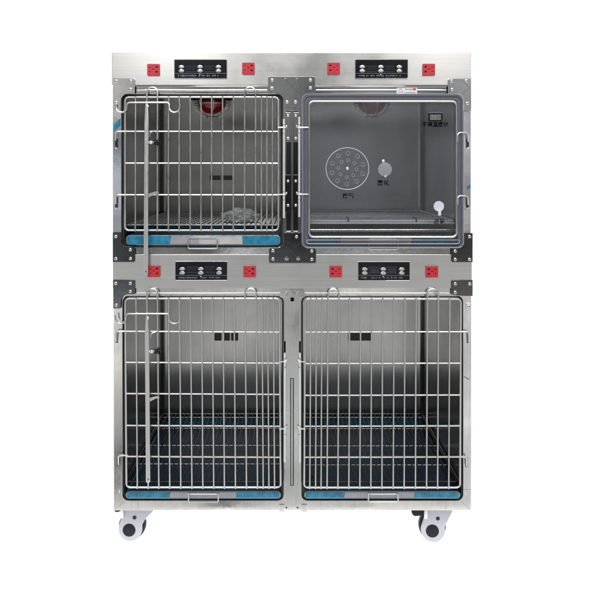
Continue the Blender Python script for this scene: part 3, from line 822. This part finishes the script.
def yat(v, z): return (CAMZ - z) / ((v - 172) * S / DIST) - DIST
zl, zu = .2225, 1.112
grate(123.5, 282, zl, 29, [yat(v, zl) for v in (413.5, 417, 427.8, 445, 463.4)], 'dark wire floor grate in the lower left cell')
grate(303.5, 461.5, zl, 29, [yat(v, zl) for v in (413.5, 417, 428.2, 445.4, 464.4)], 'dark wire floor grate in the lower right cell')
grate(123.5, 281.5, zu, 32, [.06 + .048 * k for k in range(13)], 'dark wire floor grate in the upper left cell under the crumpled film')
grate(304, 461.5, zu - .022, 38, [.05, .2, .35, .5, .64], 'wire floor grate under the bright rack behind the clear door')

# rack over the upper right grate, light and dark gaps put into its colours
zr = 1.1225
rk = thing('wire_rack', 'steel rack sheet, light put into its pale colour, behind the clear door', 'rack', (X(383), .36, zr - .012))
b = MB(); x0, x1 = X(309), X(459)
b.tube(fillet([(x0, .075, zr), (x1, .075, zr), (x1, .67, zr), (x0, .67, zr), (x0, .075, zr)], .02), .0058, 'rackm', 10)
b.tube([(x0, .060, zr - .006), (x1, .060, zr - .006)], .0032, 'rackm', 8); b.tube([(x0, .045, zr - .028), (x1, .045, zr - .028)], .0028, 'rod_b', 8)
b.build('rack_frame', rk, smooth=True)
b = MB()
b.bbox(x0 + .004, x1 - .004, .080, .668, zr - .001, zr + .0015, 'rackm', .0005)
for k in range(8):
    y = .13 + .072 * k; b.tube([(x0, y, zr + .0022), (x1, y, zr + .0022)], .0015, 'grate', 8)  # thin dark rods stand in for the shaded gaps
b.build('rack_sheet_lines', rk, smooth=True)
for u in (348.2, 416.3):
    b = MB(); b.tube(fillet([(X(u) * 1.03, .14, zr + .010), (X(u) * 1.03, .066, zr + .010), (X(u) * 1.03, .060, zr - .012)], .004), .0022, 'black', 6)
    b.build('rack_clip', rk, smooth=True)

# crumpled film
bm = bmesh.new(); bmesh.ops.create_icosphere(bm, subdivisions=5, radius=1)
for v in bm.verts:
    p = v.co.copy()
    n_ = noise.noise(p * 2.3) * .30 + noise.noise(p * 5.1 + Vector((3, 1, 7))) * .22 + abs(noise.noise(p * 9.7)) * .22
    q = p * (1 + n_)
    pinch = 1 - .55 * abs(p.x) ** 1.5
    v.co = Vector((q.x * .062, q.y * .044 * pinch, q.z * .025 * pinch))
lo = min(v.co.z for v in bm.verts)
for v in bm.verts: v.co.z -= lo * .75; v.co.z = max(v.co.z, 0.0)
b = MB(); b.bm(bm, 'film')
b.v = [(v[0] + X(240.5) * 1.07, v[1] + .14, v[2] + zu + .0045) for v in b.v]
o = b.build('plastic_bag', None)
tag(o, 'crumpled clear plastic bag on the grate of the upper left cell', 'plastic bag')

# ------------------------------------------------------------------ added translucent floor, lit through from below to stay white
m = bpy.data.materials.new('added_backlit_floor'); m.use_nodes = True
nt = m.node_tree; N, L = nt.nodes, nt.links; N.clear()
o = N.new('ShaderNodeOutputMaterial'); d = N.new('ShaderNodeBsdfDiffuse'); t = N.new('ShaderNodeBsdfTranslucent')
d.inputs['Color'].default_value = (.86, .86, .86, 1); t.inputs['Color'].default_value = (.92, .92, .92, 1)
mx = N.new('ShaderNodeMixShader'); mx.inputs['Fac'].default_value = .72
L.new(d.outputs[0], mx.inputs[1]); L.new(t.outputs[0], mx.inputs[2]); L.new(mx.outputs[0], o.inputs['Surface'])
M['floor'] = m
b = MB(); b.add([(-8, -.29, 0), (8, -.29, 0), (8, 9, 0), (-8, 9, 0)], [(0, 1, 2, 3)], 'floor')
fl = b.build('floor'); fl['kind'] = 'structure'; fl['label'] = 'added white floor, lit through from below to stay pure white'

# ------------------------------------------------------------------ world: added white surround behind and below, dim unseen room in front
w = bpy.data.worlds.new('World'); SC.world = w; w.use_nodes = True
nt = w.node_tree; N, L = nt.nodes, nt.links
bg = N['Background']
tc = N.new('ShaderNodeTexCoord'); sep = N.new('ShaderNodeSeparateXYZ'); L.new(tc.outputs['Generated'], sep.inputs[0])
back_ = N.new('ShaderNodeMapRange'); back_.interpolation_type = 'SMOOTHSTEP'
back_.inputs['From Min'].default_value = -.10; back_.inputs['From Max'].default_value = .12
L.new(sep.outputs['Y'], back_.inputs['Value'])
ramp = N.new('ShaderNodeValToRGB'); cr = ramp.color_ramp
mz = N.new('ShaderNodeMapRange'); mz.inputs['From Min'].default_value = -1; mz.inputs['From Max'].default_value = 1
L.new(sep.outputs['Z'], mz.inputs['Value']); L.new(mz.outputs['Result'], ramp.inputs['Fac'])
def stop(z, c): 
    e = cr.elements.new((z + 1) / 2); e.color = (*c, 1)
cr.elements[0].position = 0; cr.elements[0].color = (.95, .95, .95, 1)
cr.elements[1].position = 1; cr.elements[1].color = (.5, .5, .5, 1)
for z_, c_ in ((-.7, .80), (-.45, .62), (-.30, .58), (-.15, .56), (-.128, .46), (-.105, .12), (-.02, .10), (.05, .13), (.10, .28), (.17, .24), (.25, .16), (.40, .30), (.65, .85)): stop(z_, (c_, c_ * .99, c_ * .97))
# room clutter: soft irregular patches, only mild
nz = N.new('ShaderNodeTexNoise'); nz.inputs['Scale'].default_value = 7; nz.inputs['Detail'].default_value = 6; nz.inputs['Roughness'].default_value = .7; nz.inputs['Distortion'].default_value = .6
L.new(tc.outputs['Generated'], nz.inputs['Vector'])
nm = N.new('ShaderNodeMapRange'); nm.inputs['From Min'].default_value = .35; nm.inputs['From Max'].default_value = .68
nm.inputs['To Min'].default_value = .10; nm.inputs['To Max'].default_value = 2.6
L.new(nz.outputs['Fac'], nm.inputs['Value'])
below = N.new('ShaderNodeMath'); below.operation = 'GREATER_THAN'; below.inputs[1].default_value = -.50; L.new(sep.outputs['Z'], below.inputs[0])
nm2 = N.new('ShaderNodeMix'); nm2.data_type = 'FLOAT'; nm2.inputs[2].default_value = 1.0
L.new(below.outputs[0], nm2.inputs[0]); L.new(nm.outputs['Result'], nm2.inputs[3])
ab = N.new('ShaderNodeMath'); ab.operation = 'ABSOLUTE'; L.new(sep.outputs['X'], ab.inputs[0])
side = N.new('ShaderNodeValToRGB'); sr = side.color_ramp
sr.elements[0].position = .225; sr.elements[0].color = (0, 0, 0, 1); sr.elements[1].position = .37; sr.elements[1].color = (0, 0, 0, 1)
e = sr.elements.new(.25); e.color = (.30, .30, .32, 1); e = sr.elements.new(.33); e.color = (.24, .25, .28, 1)
L.new(ab.outputs[0], side.inputs['Fac'])  # added bright side bands for the stiles to reflect
zb_ = N.new('ShaderNodeMapRange'); zb_.inputs['From Min'].default_value = .32; zb_.inputs['From Max'].default_value = .16
az = N.new('ShaderNodeMath'); az.operation = 'ABSOLUTE'; L.new(sep.outputs['Z'], az.inputs[0]); L.new(az.outputs[0], zb_.inputs['Value'])
sv = N.new('ShaderNodeVectorMath'); sv.operation = 'SCALE'; L.new(side.outputs['Color'], sv.inputs[0]); L.new(zb_.outputs['Result'], sv.inputs['Scale'])
sadd = N.new('ShaderNodeVectorMath'); sadd.operation = 'ADD'; L.new(ramp.outputs['Color'], sadd.inputs[0]); L.new(sv.outputs['Vector'], sadd.inputs[1])
sc_ = N.new('ShaderNodeVectorMath'); sc_.operation = 'SCALE'
hue = N.new('ShaderNodeTexNoise'); hue.inputs['Scale'].default_value = 9; L.new(tc.outputs['Generated'], hue.inputs['Vector'])
hr = N.new('ShaderNodeValToRGB'); hr.color_ramp.elements[0].position = .40; hr.color_ramp.elements[0].color = (.90, .96, 1.0, 1)
hr.color_ramp.elements[1].position = .62; hr.color_ramp.elements[1].color = (1.0, .96, .92, 1); L.new(hue.outputs['Fac'], hr.inputs['Fac'])
tint_ = N.new('ShaderNodeVectorMath'); tint_.operation = 'MULTIPLY'; L.new(sadd.outputs['Vector'], tint_.inputs[0]); L.new(hr.outputs['Color'], tint_.inputs[1])
L.new(tint_.outputs['Vector'], sc_.inputs[0]); L.new(nm2.outputs[0], sc_.inputs['Scale'])
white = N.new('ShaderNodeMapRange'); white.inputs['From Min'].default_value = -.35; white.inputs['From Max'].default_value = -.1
white.inputs['To Min'].default_value = 3.1; white.inputs['To Max'].default_value = 1.25  # raised below the horizon to push the floor to white
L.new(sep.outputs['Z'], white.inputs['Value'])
mixc = N.new('ShaderNodeMix'); mixc.data_type = 'RGBA'
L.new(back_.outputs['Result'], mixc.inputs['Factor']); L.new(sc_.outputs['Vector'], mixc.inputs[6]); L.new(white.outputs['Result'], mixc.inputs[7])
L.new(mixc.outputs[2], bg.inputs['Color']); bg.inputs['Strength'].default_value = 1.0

# ------------------------------------------------------------------ unseen area lamps; the front pair gives the header panel's bright patches
def area(name, loc, target, sx, sy, power, col=(1, 1, 1)):
    l = bpy.data.lights.new(name, 'AREA'); l.shape = 'RECTANGLE'; l.size = sx; l.size_y = sy; l.energy = power; l.color = col
    o = bpy.data.objects.new(name, l); COL.objects.link(o); o.location = loc
    o.rotation_euler = (Vector(target) - Vector(loc)).to_track_quat('-Z', 'Y').to_euler(); return o
area('unseen_area_lamp', (-1.05, -3.4, 2.95), (-.3, 0, 1.2), 1.0, 1.0, 14, (1, .99, .97))
area('unseen_area_lamp', (1.4, -3.4, 2.95), (.3, 0, 1.2), .9, 1.0, 12.5, (1, .99, .97))
area('unseen_area_lamp', (0, -2.3, 3.7), (0, .2, 1.0), 2.4, 1.1, 75)  # overhead fill added to brighten the rack and cell floors

# ------------------------------------------------------------------ camera
cam = bpy.data.cameras.new('camera'); co = bpy.data.objects.new('camera', cam); COL.objects.link(co)
co.location = (X(292), -DIST, CAMZ); co.rotation_euler = (R(90), 0, 0)
cam.sensor_fit = 'HORIZONTAL'; cam.sensor_width = 36
cam.lens = DIST / (600 * S) * 36
cam.shift_x = (300 - 292) / 600; cam.shift_y = -(300 - 172) / 600
cam.clip_start = .05; cam.clip_end = 200
SC.camera = co
SC.view_settings.view_transform = 'Standard'; SC.view_settings.look = 'None'; SC.view_settings.exposure = 0; SC.view_settings.gamma = 1
SC.render.engine = 'CYCLES'
SC.cycles.use_denoising = True; SC.cycles.denoising_prefilter = 'ACCURATE'; SC.cycles.denoising_input_passes = 'RGB_ALBEDO_NORMAL'
SC.cycles.max_bounces = 12; SC.cycles.glossy_bounces = 8; SC.cycles.diffuse_bounces = 4; SC.cycles.transparent_max_bounces = 24
SC.cycles.sample_clamp_indirect = 6
